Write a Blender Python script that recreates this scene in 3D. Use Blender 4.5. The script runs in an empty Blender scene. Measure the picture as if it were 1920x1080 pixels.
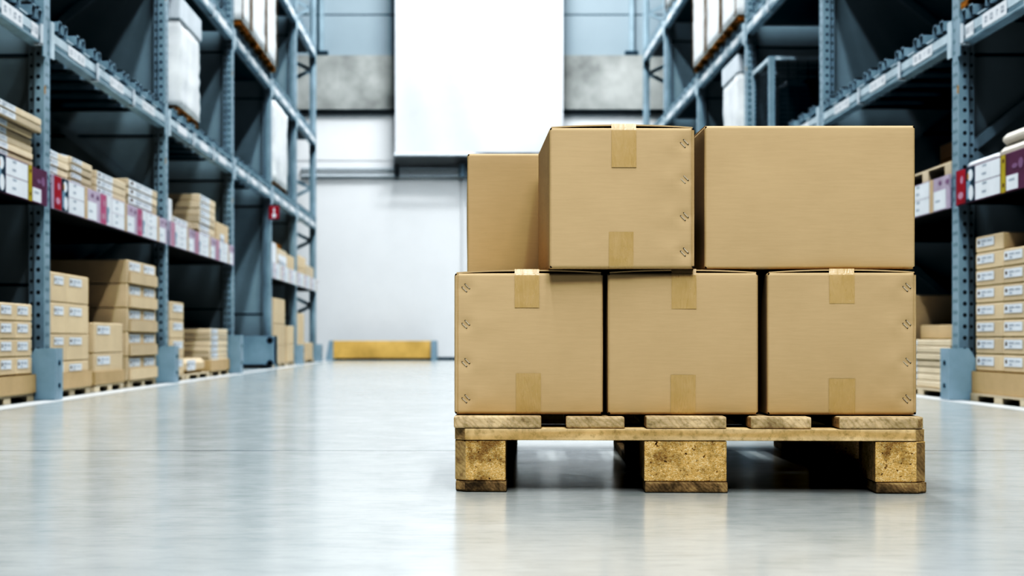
import bpy, bmesh, math, random
from mathutils import Vector
random.seed(7)
SC = bpy.context.scene
COL = SC.collection
F = 3000.0          # focal length in pixels of the 1920 px frame
PX, PY, CH = 880.0, 638.0, 0.2594   # vanishing point, camera height

# ------------------------------------------------------------------ helpers
class MB:
    """collects shapes and links them as one mesh object"""
    def __init__(s): s.v = []; s.f = []; s.m = []
    def face(s, pts, mi=0):
        b = len(s.v); s.v += [tuple(p) for p in pts]; s.f.append(tuple(range(b, b + len(pts)))); s.m.append(mi)
    def box(s, x0, x1, y0, y1, z0, z1, mi=0):
        x0, x1 = min(x0, x1), max(x0, x1); y0, y1 = min(y0, y1), max(y0, y1); z0, z1 = min(z0, z1), max(z0, z1)
        b = len(s.v)
        s.v += [(x0,y0,z0),(x1,y0,z0),(x1,y1,z0),(x0,y1,z0),(x0,y0,z1),(x1,y0,z1),(x1,y1,z1),(x0,y1,z1)]
        for q in ((0,3,2,1),(4,5,6,7),(0,1,5,4),(1,2,6,5),(2,3,7,6),(3,0,4,7)):
            s.f.append(tuple(b + i for i in q)); s.m.append(mi)
    def prism(s, poly, z0, z1, mi=0, mi_side=None):
        n = len(poly); b = len(s.v)
        s.v += [(p[0], p[1], z0) for p in poly] + [(p[0], p[1], z1) for p in poly]
        s.f.append(tuple(b + i for i in reversed(range(n)))); s.m.append(mi)
        s.f.append(tuple(b + n + i for i in range(n))); s.m.append(mi)
        for i in range(n):
            j = (i + 1) % n
            s.f.append((b + i, b + j, b + n + j, b + n + i)); s.m.append(mi if mi_side is None else mi_side)
    def prism_y(s, poly, y0, y1, mi=0):        # poly in x,z extruded along y
        n = len(poly); b = len(s.v)
        s.v += [(p[0], y0, p[1]) for p in poly] + [(p[0], y1, p[1]) for p in poly]
        s.f.append(tuple(b + i for i in range(n))); s.m.append(mi)
        s.f.append(tuple(b + n + i for i in reversed(range(n)))); s.m.append(mi)
        for i in range(n):
            j = (i + 1) % n
            s.f.append((b + j, b + i, b + n + i, b + n + j)); s.m.append(mi)
    def tube(s, p, q, r, n=8, mi=0):
        p = Vector(p); q = Vector(q); d = (q - p).normalized()
        a = d.orthogonal().normalized(); c = d.cross(a); b = len(s.v)
        for e in (p, q):
            for i in range(n):
                t = 2 * math.pi * i / n; s.v.append(tuple(e + a * (r * math.cos(t)) + c * (r * math.sin(t))))
        s.f.append(tuple(b + i for i in reversed(range(n)))); s.m.append(mi)
        s.f.append(tuple(b + n + i for i in range(n))); s.m.append(mi)
        for i in range(n):
            j = (i + 1) % n
            s.f.append((b + i, b + j, b + n + j, b + n + i)); s.m.append(mi)
    def bar(s, p, q, w, h, mi=0):              # rectangular bar from p to q, lying in an x-z plane
        p = Vector(p); q = Vector(q); d = (q - p).normalized(); a = Vector((0, 1, 0)); c = d.cross(a)
        b = len(s.v)
        for e in (p, q):
            for (i, j) in ((-1,-1),(1,-1),(1,1),(-1,1)): s.v.append(tuple(e + a * (i * w / 2) + c * (j * h / 2)))
        for f in ((3,2,1,0),(4,5,6,7),(0,1,5,4),(1,2,6,5),(2,3,7,6),(3,0,4,7)):
            s.f.append(tuple(b + i for i in f)); s.m.append(mi)
    def build(s, name, mats, parent=None, origin=(0,0,0), bevel=0.0, seg=2, smooth=False):
        if not isinstance(mats, (list, tuple)): mats = [mats]
        me = bpy.data.meshes.new(name)
        me.from_pydata([(v[0]-origin[0], v[1]-origin[1], v[2]-origin[2]) for v in s.v], [], s.f)
        for m in mats: me.materials.append(m)
        me.polygons.foreach_set('material_index', s.m)
        bm = bmesh.new(); bm.from_mesh(me)
        if smooth: bmesh.ops.remove_doubles(bm, verts=bm.verts, dist=1e-5)
        bmesh.ops.recalc_face_normals(bm, faces=bm.faces)
        if bevel > 0:
            bmesh.ops.bevel(bm, geom=list(bm.edges), offset=bevel, segments=seg, affect='EDGES', profile=0.6, clamp_overlap=True)
        bm.to_mesh(me); bm.free()
        if smooth: me.polygons.foreach_set('use_smooth', [True] * len(me.polygons))
        return link(name, me, parent, origin)

def link(name, me, parent=None, origin=(0,0,0)):
    o = bpy.data.objects.new(name, me); COL.objects.link(o)
    if parent is not None: o.parent = parent
    else: o.location = origin
    return o
def tag(o, label=None, cat=None, group=None, kind=None):
    if label: o['label'] = label
    if cat: o['category'] = cat
    if group: o['group'] = group
    if kind: o['kind'] = kind
    return o
def empty(name, loc, label, cat, group=None, rz=0.0):
    o = bpy.data.objects.new(name, None); COL.objects.link(o)
    o.empty_display_size = 0.1; o.location = loc; o.rotation_euler = (0, 0, rz)
    return tag(o, label, cat, group)
def copy_tree(o, parent=None):
    c = o.copy(); COL.objects.link(c)
    if parent is not None: c.parent = parent
    for ch in list(o.children): copy_tree(ch, c)
    return c

# ------------------------------------------------------------------ materials
def new_mat(name):
    m = bpy.data.materials.new(name); m.use_nodes = True
    nt = m.node_tree; b = nt.nodes['Principled BSDF']
    return m, nt, b
def ln(nt, a, ao, b, bi): nt.links.new(a.outputs[ao], b.inputs[bi])
def coords(nt, scale=(1,1,1), rnd=True):
    tc = nt.nodes.new('ShaderNodeTexCoord'); mp = nt.nodes.new('ShaderNodeMapping')
    mp.inputs['Scale'].default_value = scale
    ln(nt, tc, 'Object', mp, 'Vector')
    if rnd:
        oi = nt.nodes.new('ShaderNodeObjectInfo'); mu = nt.nodes.new('ShaderNodeMath'); mu.operation = 'MULTIPLY'
        mu.inputs[1].default_value = 37.0
        ln(nt, oi, 'Random', mu, 0); ln(nt, mu, 0, mp, 'Location')
    return mp
def noise(nt, mp, scale, detail=4, rough=0.6, dist=0.0):
    n = nt.nodes.new('ShaderNodeTexNoise'); n.inputs['Scale'].default_value = scale
    n.inputs['Detail'].default_value = detail; n.inputs['Roughness'].default_value = rough
    n.inputs['Distortion'].default_value = dist
    ln(nt, mp, 0, n, 'Vector'); return n
def ramp(nt, src, so, stops):
    r = nt.nodes.new('ShaderNodeValToRGB'); e = r.color_ramp.elements
    while len(e) < len(stops): e.new(0.5)
    for i, (p, c) in enumerate(stops):
        e[i].position = p; e[i].color = (*c, 1) if len(c) == 3 else c
    ln(nt, src, so, r, 'Fac'); return r
def mix(nt, a, b, fac=None, mode='MIX', facv=0.5):
    m = nt.nodes.new('ShaderNodeMixRGB'); m.blend_type = mode; m.inputs['Fac'].default_value = facv
    if fac is not None: ln(nt, fac[0], fac[1], m, 'Fac')
    for i, s in (('Color1', a), ('Color2', b)):
        if isinstance(s, tuple) and isinstance(s[0], (int, float)): m.inputs[i].default_value = (*s, 1)
        else: ln(nt, s[0], s[1], m, i)
    return m
def bump(nt, b, src, so, strength, dist=0.002):
    bp = nt.nodes.new('ShaderNodeBump'); bp.inputs['Strength'].default_value = strength; bp.inputs['Distance'].default_value = dist
    ln(nt, src, so, bp, 'Height'); ln(nt, bp, 0, b, 'Normal'); return bp
def plain(name, col, rough=0.6, metal=0.0, var=0.12, scale=6.0, spec=0.5, b_s=0.0):
    m, nt, b = new_mat(name)
    mp = coords(nt); n = noise(nt, mp, scale)
    lo = tuple(c * (1 - var) for c in col); hi = tuple(min(1, c * (1 + var)) for c in col)
    r = ramp(nt, n, 'Fac', [(0.3, lo), (0.7, hi)])
    ln(nt, r, 0, b, 'Base Color'); b.inputs['Roughness'].default_value = rough; b.inputs['Metallic'].default_value = metal
    b.inputs['Specular IOR Level'].default_value = spec
    if b_s: bump(nt, b, n, 'Fac', b_s)
    return m
def cardboard(name, col, var=0.10, objvar=0.12, streak=(2, 60, 60)):
    m, nt, b = new_mat(name)
    mp = coords(nt); big = noise(nt, mp, 5, 3)
    mp2 = coords(nt, (14, 14, 160)); fib = noise(nt, mp2, 1.5, 5, 0.7)
    lo = tuple(c * (1 - var) for c in col); hi = tuple(min(1, c * (1 + var)) for c in col)
    r = ramp(nt, big, 'Fac', [(0.25, lo), (0.75, hi)])
    r2 = ramp(nt, fib, 'Fac', [(0.25, (0.955, 0.95, 0.945)), (0.75, (1.02, 1.02, 1.02))])
    mm = mix(nt, (r, 0), (r2, 0), mode='MULTIPLY', facv=1.0)
    oi = nt.nodes.new('ShaderNodeObjectInfo')
    r3 = ramp(nt, oi, 'Random', [(0, (1 - objvar,) * 3), (1, (1.0 + objvar * .4,) * 3)])
    m3 = mix(nt, (mm, 0), (r3, 0), mode='MULTIPLY', facv=1.0)
    ln(nt, m3, 0, b, 'Base Color'); b.inputs['Roughness'].default_value = 0.72
    b.inputs['Specular IOR Level'].default_value = 0.3
    bump(nt, b, fib, 'Fac', 0.10, 0.0006)
    return m
def wood(name, light, dark, axis='Y', ring=38.0, dirt=0.5, rot=(0,0,0)):
    m, nt, b = new_mat(name)
    mp = coords(nt, (1, 1, 1)); mp.inputs['Rotation'].default_value = rot
    st = {'Y': (1, .07, 1), 'X': (.07, 1, 1)}[axis]
    mps = coords(nt, st)
    nz = noise(nt, mps, 9, 3, 0.55)
    w = nt.nodes.new('ShaderNodeTexWave'); w.wave_type = 'RINGS'; w.rings_direction = axis
    w.inputs['Scale'].default_value = ring; w.inputs['Distortion'].default_value = 7.0
    w.inputs['Detail'].default_value = 3; w.inputs['Detail Scale'].default_value = 1.2
    ln(nt, mps, 0, w, 'Vector')
    r = ramp(nt, w, 'Fac', [(0.0, light), (0.65, tuple((a * .72 + c * .28) for a, c in zip(light, dark))), (1.0, dark)])
    nd = noise(nt, coords(nt), 14, 6, 0.7, 0.6)
    rd = ramp(nt, nd, 'Fac', [(0.38, (1 - dirt,) * 3), (0.62, (1.05,) * 3)])
    mm = mix(nt, (r, 0), (rd, 0), mode='MULTIPLY', facv=1.0)
    sp = noise(nt, coords(nt), 90, 3, 0.6)
    rs = ramp(nt, sp, 'Fac', [(0.30, (0.62,) * 3), (0.48, (1.0,) * 3)])
    m2 = mix(nt, (mm, 0), (rs, 0), mode='MULTIPLY', facv=0.7)
    ln(nt, m2, 0, b, 'Base Color'); b.inputs['Roughness'].default_value = 0.8; b.inputs['Specular IOR Level'].default_value = 0.2
    bump(nt, b, sp, 'Fac', 0.5, 0.0015)
    return m
def chipboard(name):
    m, nt, b = new_mat(name)
    v = nt.nodes.new('ShaderNodeTexVoronoi'); v.inputs['Scale'].default_value = 620
    mp = coords(nt, (1, 1, 1.5)); ln(nt, mp, 0, v, 'Vector')
    sx = nt.nodes.new('ShaderNodeSeparateColor'); ln(nt, v, 'Color', sx, 0)
    r = ramp(nt, sx, 0, [(0.0, (.48, .33, .15)), (0.25, (.68, .475, .235)), (0.75, (.76, .56, .30)), (1.0, (.86, .73, .50))])
    n2 = noise(nt, coords(nt), 22, 5, 0.7); r2 = ramp(nt, n2, 'Fac', [(0.36, (.50, .48, .44)), (0.56, (1.05, 1.03, 1))])
    mm = mix(nt, (r, 0), (r2, 0), mode='MULTIPLY', facv=1.0)
    n3 = noise(nt, coords(nt), 160, 2, 0.5); r3 = ramp(nt, n3, 'Fac', [(0.26, (.15, .12, .1)), (0.36, (1, 1, 1))])
    m3 = mix(nt, (mm, 0), (r3, 0), mode='MULTIPLY', facv=1.0)
    ln(nt, m3, 0, b, 'Base Color'); b.inputs['Roughness'].default_value = 0.85; b.inputs['Specular IOR Level'].default_value = 0.2
    bump(nt, b, n3, 'Fac', 0.6, 0.002)
    return m

CARD = cardboard('cardboard', (.64, .495, .315), 0.04, 0.04)
CREAM = plain('cream_wrap', (.70, .66, .58), 0.5, var=.1, scale=6)
CARD_IN = plain('cardboard_inside', (.20, .125, .055), 0.85)
CARD2 = cardboard('cardboard_rack', (.80, .665, .475), 0.06, 0.14)
CARDT = cardboard('cardboard_tray', (.66, .51, .325), 0.07, 0.12)
FLATC = cardboard('cardboard_flat', (.84, .73, .56), 0.07, 0.24)
DARKC = cardboard('cardboard_shadow_brown', (.17, .10, .04), 0.10, 0.20)  # brown darkened so its colour carries the shadow on the shelf cartons
BLACK = plain('black_gap', (.006, .006, .007), 0.9)
LABEL = plain('white_label_paper', (.86, .90, .94), 0.6, var=.05)
INK = plain('grey_ink', (.47, .52, .58), 0.7)
INKB = plain('brown_ink', (.14, .08, .04), 0.7)
STEEL = plain('blue_grey_rack_paint', (.35, .455, .52), 0.42, var=.16, scale=5)
STEELD = plain('dark_paint_and_rack_shade', (.035, .065, .085), 0.5, var=.15, scale=4)  # dark steel parts; on decks and rear steel it also paints rack shade
PANEL = plain('blue_grey_sheet_steel', (.36, .455, .505), 0.55, var=.10, scale=2)
GUARD = plain('guard_blue_grey_paint', (.35, .465, .545), 0.45, var=.14, scale=5)
BEAMP = plain('pale_beam_paint', (.58, .68, .74), 0.4, var=.15, scale=7)
GALVD = plain('bar_painted_shade', (.055, .09, .115), 0.55, var=.2, scale=9)  # darker copy of the bar colour, paints shade on the bars' rear
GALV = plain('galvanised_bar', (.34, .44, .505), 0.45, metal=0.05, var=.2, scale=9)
WHITEP = plain('white_plastic', (.72, .78, .83), 0.5, var=.06)
HOLE = plain('dark_hole', (.012, .02, .028), 0.9)
ORANGE = plain('orange_tab', (.55, .30, .08), 0.6)
RED = plain('red_sign', (.42, .03, .06), 0.55, var=.25, scale=8)
PINK = plain('pale_pink_print', (.60, .36, .45), 0.6)
MAUVE = plain('mauve_sign', (.20, .085, .15), 0.55, var=.15)
DUSKY = plain('dusky_pink_sign', (.56, .20, .30), 0.55, var=.2)
PALEP = plain('very_pale_pink_print', (.80, .66, .72), 0.6)
MAUVEP = plain('pale_board_print', (.58, .50, .60), 0.55)
YELP = plain('pale_orange_band', (.66, .52, .34), 0.55)
MAUVEL = plain('pale_mauve_print', (.33, .22, .32), 0.6)
YELLOW = plain('yellow_sign', (.56, .46, .07), 0.55)
TEAL = plain('dark_teal_print', (.05, .09, .12), 0.6)
SKYP = plain('pale_blue_print', (.30, .42, .52), 0.6)
WRAP = plain('white_wrap', (.86, .90, .93), 0.32, var=.12, scale=5, b_s=0.35)
FILM = plain('clear_film', (.55, .62, .68), 0.25, var=.2, scale=12, b_s=0.6)
STAPLE = plain('staple_wire', (.80, .76, .68), 0.3, metal=0.35)
OWOOD = wood('orange_wood', (.50, .27, .07), (.22, .10, .02), 'Y', 12, .5)
PDECK = wood('deck_board_wood', (.78, .62, .41), (.69, .54, .34), 'Y', 42, .40)
PSTR = wood('stringer_board_wood', (.84, .66, .41), (.70, .51, .28), 'X', 18, .22)
PBOT = wood('skid_board_wood', (.52, .395, .24), (.42, .31, .18), 'Y', 60, .72)
CHIP = chipboard('chipboard_block')
BUMPW = plain('bumper_wood', (.74, .52, .22), .7, var=.25, scale=2.4)

def tape_mat():
    m, nt, b = new_mat('packing_tape')
    n = noise(nt, coords(nt), 45, 4, 0.6); n2 = noise(nt, coords(nt, (60, 60, 9)), 1.0, 3, .6, 1.2)
    r = ramp(nt, n, 'Fac', [(0.3, (.58, .43, .235)), (0.7, (.62, .465, .27))])
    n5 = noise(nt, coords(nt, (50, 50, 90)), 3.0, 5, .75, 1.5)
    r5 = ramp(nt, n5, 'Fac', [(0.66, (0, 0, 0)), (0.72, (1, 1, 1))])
    mx = mix(nt, (r, 0), (.80, .76, .68), fac=(r5, 0)); ln(nt, mx, 0, b, 'Base Color')  # pale specks paint the glints of tape wrinkles into the colour
    rr = ramp(nt, n2, 'Fac', [(0.35, (.16,) * 3), (0.65, (.45,) * 3)])
    ln(nt, rr, 0, b, 'Roughness'); b.inputs['Specular IOR Level'].default_value = 0.55
    bump(nt, b, n2, 'Fac', 0.9, 0.0016)
    return m
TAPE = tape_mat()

def floor_mat():
    m, nt, b = new_mat('polished_concrete')
    mp = coords(nt, (1, 1, 1), False)
    n1 = noise(nt, mp, 0.7, 5, .6); n2 = noise(nt, mp, 7, 6, .65, .3); n3 = noise(nt, coords(nt, (3, 12, 1), False), 4, 6, .7)
    r1 = ramp(nt, n1, 'Fac', [(0.3, (.48, .505, .50)), (0.7, (.55, .575, .57))])
    r2 = ramp(nt, n2, 'Fac', [(0.3, (.92, .93, .93)), (0.7, (1.03, 1.03, 1.03))])
    r3 = ramp(nt, n3, 'Fac', [(0.28, (.76, .785, .785)), (0.5, (1.0, 1.0, 1.0))])
    a = mix(nt, (r1, 0), (r2, 0), mode='MULTIPLY', facv=1.0); c = mix(nt, (a, 0), (r3, 0), mode='MULTIPLY', facv=.8)
    # expansion joint across the aisle and thin pale scratches
    tc = nt.nodes.new('ShaderNodeTexCoord'); sx = nt.nodes.new('ShaderNodeSeparateXYZ'); ln(nt, tc, 'Object', sx, 0)
    su = nt.nodes.new('ShaderNodeMath'); su.operation = 'SUBTRACT'; ln(nt, sx, 'Y', su, 0); su.inputs[1].default_value = 3.76
    ab = nt.nodes.new('ShaderNodeMath'); ab.operation = 'ABSOLUTE'; ln(nt, su, 0, ab, 0)
    wv = noise(nt, coords(nt, (2.5, 0, 0), False), 1.6, 3, .6)
    lt = nt.nodes.new('ShaderNodeMath'); lt.operation = 'MULTIPLY'; ln(nt, wv, 'Fac', lt, 0); lt.inputs[1].default_value = 0.022
    cm = nt.nodes.new('ShaderNodeMath'); cm.operation = 'LESS_THAN'; ln(nt, ab, 0, cm, 0); ln(nt, lt, 0, cm, 1)
    mj = mix(nt, (c, 0), (.22, .24, .245), fac=(cm, 0))
    ln(nt, mj, 0, b, 'Base Color')
    rr = ramp(nt, n2, 'Fac', [(0.3, (.155,) * 3), (0.7, (.20,) * 3)])
    ln(nt, rr, 0, b, 'Roughness'); b.inputs['Specular IOR Level'].default_value = 0.55
    n4 = noise(nt, coords(nt, (4, 14, 1), False), 5, 5, .65)
    bump(nt, b, n4, 'Fac', 0.085, 0.003)
    return m
FLOOR = floor_mat()
WALLM = plain('white_wall_panel', (.88, .91, .93), 0.6, var=.03, scale=1.0)
WALLG = plain('pale_grey_wall_panel', (.33, .40, .445), 0.6, var=.05, scale=1.0)
PIPEM = plain('grey_pipe', (.62, .68, .72), 0.5, var=.05)
RAILM = plain('pale_rail', (.82, .87, .90), 0.6, var=.05)
CONC = plain('concrete_band', (.36, .375, .365), 0.85, var=.45, scale=1.6)
SHADE = plain('painted_rack_shade', (.008, .011, .014), 0.8)  # near black paints interior shade on rack backings and low decks
CEIL = plain('hall_ceiling', (.35, .38, .40), 0.8)
BANN = plain('white_banner_cloth', (.68, .71, .745), 0.7, var=.02)
PALEF = plain('pale_floor_paint', (.66, .69, .70), 0.4, var=.08)

# ------------------------------------------------------------------ camera
cam = bpy.data.cameras.new('camera'); co = bpy.data.objects.new('camera', cam); COL.objects.link(co)
co.location = (0, 0, CH); co.rotation_euler = (math.pi / 2, 0, 0)
cam.sensor_width = 36.0; cam.lens = F / 1920 * 36
cam.shift_x = (960 - PX) / 1920; cam.shift_y = (PY - 540) / 1920
cam.dof.use_dof = True; cam.dof.focus_distance = 2.76; cam.dof.aperture_fstop = 6.5
SC.camera = co

# ------------------------------------------------------------------ setting
mb = MB(); mb.face([(-9, -8, 0), (9, -8, 0), (9, 24, 0), (-9, 24, 0)])
tag(mb.build('floor', FLOOR), 'smooth pale grey polished concrete floor of the aisle', 'floor', kind='structure')
for side, xf in ((-1, 1.74), (1, 2.03)):
    mb = MB(); mb.box(side * xf, side * (xf + .10), 1.5, 20.9, 0.0004, 0.0012)
    tag(mb.build('trim_1' if side < 0 else 'trim_2', PALEF), 'thin pale painted line along the foot of the %s rack' % ('left' if side < 0 else 'right'), 'floor line', kind='structure')
YW = 21.0
mb = MB()
mb.box(-9, 9, YW, YW + .2, 0, 2.62, 0)                 # smooth lower wall
mb.box(-9, 9, YW - .01, YW + .2, 2.62, 3.24, 0)
mb.box(-9, 9, YW - .02, YW + .2, 3.98, 4.52, 1)
mb.box(-9, 9, YW - .02, YW + .2, 4.535, 7, 1)
mb.box(-9, 9, YW - .005, YW + .2, 4.52, 4.535, 2)
mb.box(-9, 9, YW - .02, YW + .2, 7, 9.2, 1)
tag(mb.build('wall_back', [WALLM, WALLG, STEELD]), 'white panelled end wall of the warehouse', 'wall', kind='structure')
mb = MB(); mb.box(-9, 9, YW - .12, YW - .021, 3.27, 3.98, 0); mb.box(-9, 9, YW - .09, YW - .021, 3.235, 3.27, 1)
tag(mb.build('trim_3', [CONC, STEELD]), 'stained grey concrete band across the end wall', 'wall band', kind='structure')
mb = MB(); mb.box(-1.85, 9, YW - .02, YW - .001, 0.0, .035)
tag(mb.build('baseboard_back', STEELD), 'thin dark skirting at the foot of the end wall', 'skirting', kind='structure')
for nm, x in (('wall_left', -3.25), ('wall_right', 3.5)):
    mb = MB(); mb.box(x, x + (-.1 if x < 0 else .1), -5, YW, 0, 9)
    tag(mb.build(nm, SHADE), 'near-black shade-coloured backing behind the %s rack' % nm[5:], 'wall', kind='structure')
mb = MB(); mb.box(-9, 9, -5, YW + .2, 9.2, 9.3)
tag(mb.build('ceiling', CEIL), 'high grey warehouse ceiling', 'ceiling', kind='structure')

def wx(px, Y): return (px - PX) * Y / F
def wz(py, Y): return CH + (PY - py) * Y / F

# pipes on the end wall
e = empty('wall_pipe', (0, YW - .06, wz(323, YW)), 'pair of thin grey pipes running level across the white end wall', 'pipe')
m_ = MB(); m_.box(-2.2, 2.6, YW - .018, YW - .011, wz(333, YW), wz(313, YW)); m_.build('backing_rail', RAILM, e, e.location)
for z in (wz(316, YW - .06), wz(330, YW - .06)):
    m_ = MB(); m_.tube((-2.2, YW - .06, z), (2.6, YW - .06, z), .018, 10); m_.build('pipe_run', PIPEM, e, e.location)
m_ = MB()
m_.box(wx(745, YW) - .02, wx(745, YW) + .02, YW - .082, YW - .01, wz(334, YW), wz(312, YW))
m_.build('pipe_clamp', STEELD, e, e.location)
e = empty('wall_conduit', (wx(869, YW), YW - .05, wz(520, YW)), 'thin pale vertical conduit with a blue junction on the end wall', 'conduit')
m_ = MB(); m_.tube((wx(869, YW), YW - .04, .05), (wx(869, YW), YW - .04, wz(325, YW)), .022, 10); m_.build('conduit_tube', WALLM, e, e.location)
m_ = MB(); m_.tube((wx(867, YW), YW - .11, wz(334, YW)), (wx(867, YW), YW - .11, wz(309, YW)), .045, 14); m_.build('junction', STEEL, e, e.location, bevel=.006)
for px, nm in ((603, 'steel column foot standing on the concrete band, left of the white banner'), (1184, 'steel column foot standing on the concrete band, right of the white banner')):
    Y = YW - .06; x = wx(px, Y)
    e = empty('wall_column', (x, Y, 4.0), nm, 'column', 'slim columns on the end wall')
    m_ = MB(); m_.box(x - .028, x + .028, Y - .028, Y + .02, 4.02, 8.8); m_.build('shaft', STEEL, e, e.location)
    m_ = MB(); m_.box(x - .085, x + .085, Y - .04, Y + .03, 3.981, 4.04); m_.build('foot_plate', STEELD, e, e.location)

# banner
YB = 20.58
bx0, bx1, bz0 = wx(740.5, YB), wx(1056, YB), wz(290, YB)
e = empty('hanging_banner', ((bx0 + bx1) / 2, YB, bz0), 'large blank white cloth banner hanging in front of the end wall', 'banner')
m_ = MB(); NX, NZ = 36, 60; H = 4.6
def bpt(i, j):
    u = i / NX; v = j / NZ; x = bx0 + (bx1 - bx0) * u; z = bz0 + .02 + H * v
    y = YB + .035 * math.sin(u * 7 + v * 6) * (1 - v * .4) + .028 * math.sin(u * 5 - v * 11 + 1) + .012 * math.sin(u * 21 + v * 9)
    return (x, y, z)
P = [[bpt(i, j) for j in range(NZ + 1)] for i in range(NX + 1)]
for i in range(NX):
    for j in range(NZ): m_.face([P[i][j], P[i+1][j], P[i+1][j+1], P[i][j+1]])
m_.build('cloth', BANN, e, e.location, smooth=True)
m_ = MB(); m_.tube((bx0 - .01, YB, bz0), (bx1 + .01, YB, bz0), .022, 12); m_.build('bottom_rail', WHITEP, e, e.location)
m_ = MB(); m_.tube((bx0 - .03, YB, bz0 + H), (bx1 + .03, YB, bz0 + H), .03, 12); m_.build('top_rail', WHITEP, e, e.location)

# wooden bumper at the end wall
Y = 20.4
e = empty('wall_bumper', (wx(716, Y), Y, 0), 'low orange timber bumper between two grey brackets at the end wall', 'bumper')
zb0, zb1 = wz(672, Y), wz(639, Y)
m_ = MB(); m_.box(wx(624, Y), wx(809, Y), Y, Y + .10, zb0, zb1); m_.build('timber', BUMPW, e, e.location, bevel=.006)
for px0, px1, s in ((611, 625, 1), (808, 819, -1)):
    m_ = MB()
    poly = [(wx(px0, Y), 0), (wx(px1, Y), 0), (wx(px1, Y), zb1), ((wx(px1 - 7, Y)) if s > 0 else wx(px0, Y), zb1)]
    m_.prism_y(poly, Y - .04, Y + .45); m_.build('bracket', GUARD, e, e.location)

# ------------------------------------------------------------------ racks
XF = {-1: 1.87, 1: 2.15}
FY = {-1: [4.34, 7.137, 9.938, 12.72, 15.16, 17.37, 19.55], 1: [4.43, 7.127, 9.832, 12.51, 15.14, 17.72, 19.82]}
SN = {-1: 'left', 1: 'right'}
ORD = ['front-most', 'first', 'second', 'third', 'fourth', 'fifth', 'sixth']
DEPTH = 1.12
def X(side, u): return side * (XF[side] + u)
def Yp(side, px, u=0.0): return (XF[side] + u) * F / abs(px - PX)

def make_post(side, Y, u0, top=5.0, holes=True, flip=False):
    """perforated sigma-section upright; its wide face looks at the aisle"""
    m = MB()
    prof = [(0, -.10), (.044, -.10), (.044, -.078), (.075, -.078), (.075, -.07), (.036, -.07), (.036, -.092), (.008, -.092),
            (.008, -.008), (.036, -.008), (.036, -.03), (.075, -.03), (.075, -.022), (.044, -.022), (.044, 0), (0, 0)]
    if flip: prof = [(.075 - a, b) for a, b in prof]
    m.prism([(X(side, u0 + a), Y + b) for a, b in prof], 0.004, top)
    if holes:
        z = .12
        while z < min(top, 4.6):
            for (a, yy) in ((.026, -.1006), (.062, -.0786)):
                xc = X(side, u0 + a); n = 8; r = .0075 if a < .05 else .006
                m.face([(xc + r * math.cos(2*math.pi*i/n), Y + yy, z + 1.15*r * math.sin(2*math.pi*i/n)) for i in range(n)], 1)
            xa = X(side, u0 - .0006); n = 8; r = .006
            for yy in (-.067, -.033):
                m.face([(xa, Y + yy + .9*r * math.cos(2*math.pi*i/n), z + .012 + 1.6*r * math.sin(2*math.pi*i/n)) for i in range(n)], 2)
            z += .05
        for (zt) in (1.345, 2.35):
            m.box(X(side, u0 - .0012), X(side, u0), Y - .096, Y - .080, zt, zt + .035, 3)
    return m
for side in (-1, 1):
    for k, Y in enumerate(FY[side]):
        last = (k == 6)
        if k == 0: lab = 'blue-grey upright frame of %s rack beyond the near edge of view' % SN[side]
        elif last: lab = 'open cross-braced end frame of the %s rack beside the white wall' % SN[side]
        else: lab = 'perforated blue-grey upright frame with side sheet, %s along %s rack' % (ORD[k], SN[side])
        e = empty('upright_frame', (X(side, .04), Y - .05, 0), lab, 'rack upright', 'upright frames of the racks')
        o = e.location
        make_post(side, Y, 0.0, holes=(k < 4)).build('post', [STEEL, HOLE, STEELD, ORANGE], e, o)
        make_post(side, Y, DEPTH - .075, holes=False, flip=True).build('post', [STEELD, HOLE, STEELD, ORANGE], e, o)
        if not last:
            m = MB(); m.box(X(side, .085), X(side, DEPTH - .085), Y - .016, Y - .010, .02, 4.98)
            z = .5
            while z < 4.9:
                m.box(X(side, .085), X(side, DEPTH - .085), Y - .020, Y - .016, z, z + .012, 1); z += 1.02
            m.build('side_sheet', [PANEL, STEELD], e, o)
        # bracing
        step = .62 if last else .80
        z = .30; flip = False
        while z + step < 4.95:
            a, b = (X(side, .055), X(side, DEPTH - .055))
            if k in (0, 1, 2):
                m = MB(); m.bar((a, Y - .055, z if flip else z + step), (b, Y - .055, z + step if flip else z), .03, .045); m.build('brace', STEEL, e, o)
            z += step; flip = not flip
        if last:                                  # pairs of braces that meet at the aisle post
            a, b = (X(side, .055), X(side, DEPTH - .055))
            for zm in (.68, 1.47, 2.11, 2.85, 3.55, 4.3):
                for d in (-.5, .5):
                    m = MB(); m.bar((a, Y - .05 + d * .03, zm), (b, Y - .05 + d * .03, zm + d), .024, .036); m.build('brace', STEEL, e, o)
        m = MB(); m.box(X(side, -.012), X(side, .09), Y - .115, Y + .012, 0.001, .008); m.build('foot_plate', STEELD, e, o)

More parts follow.
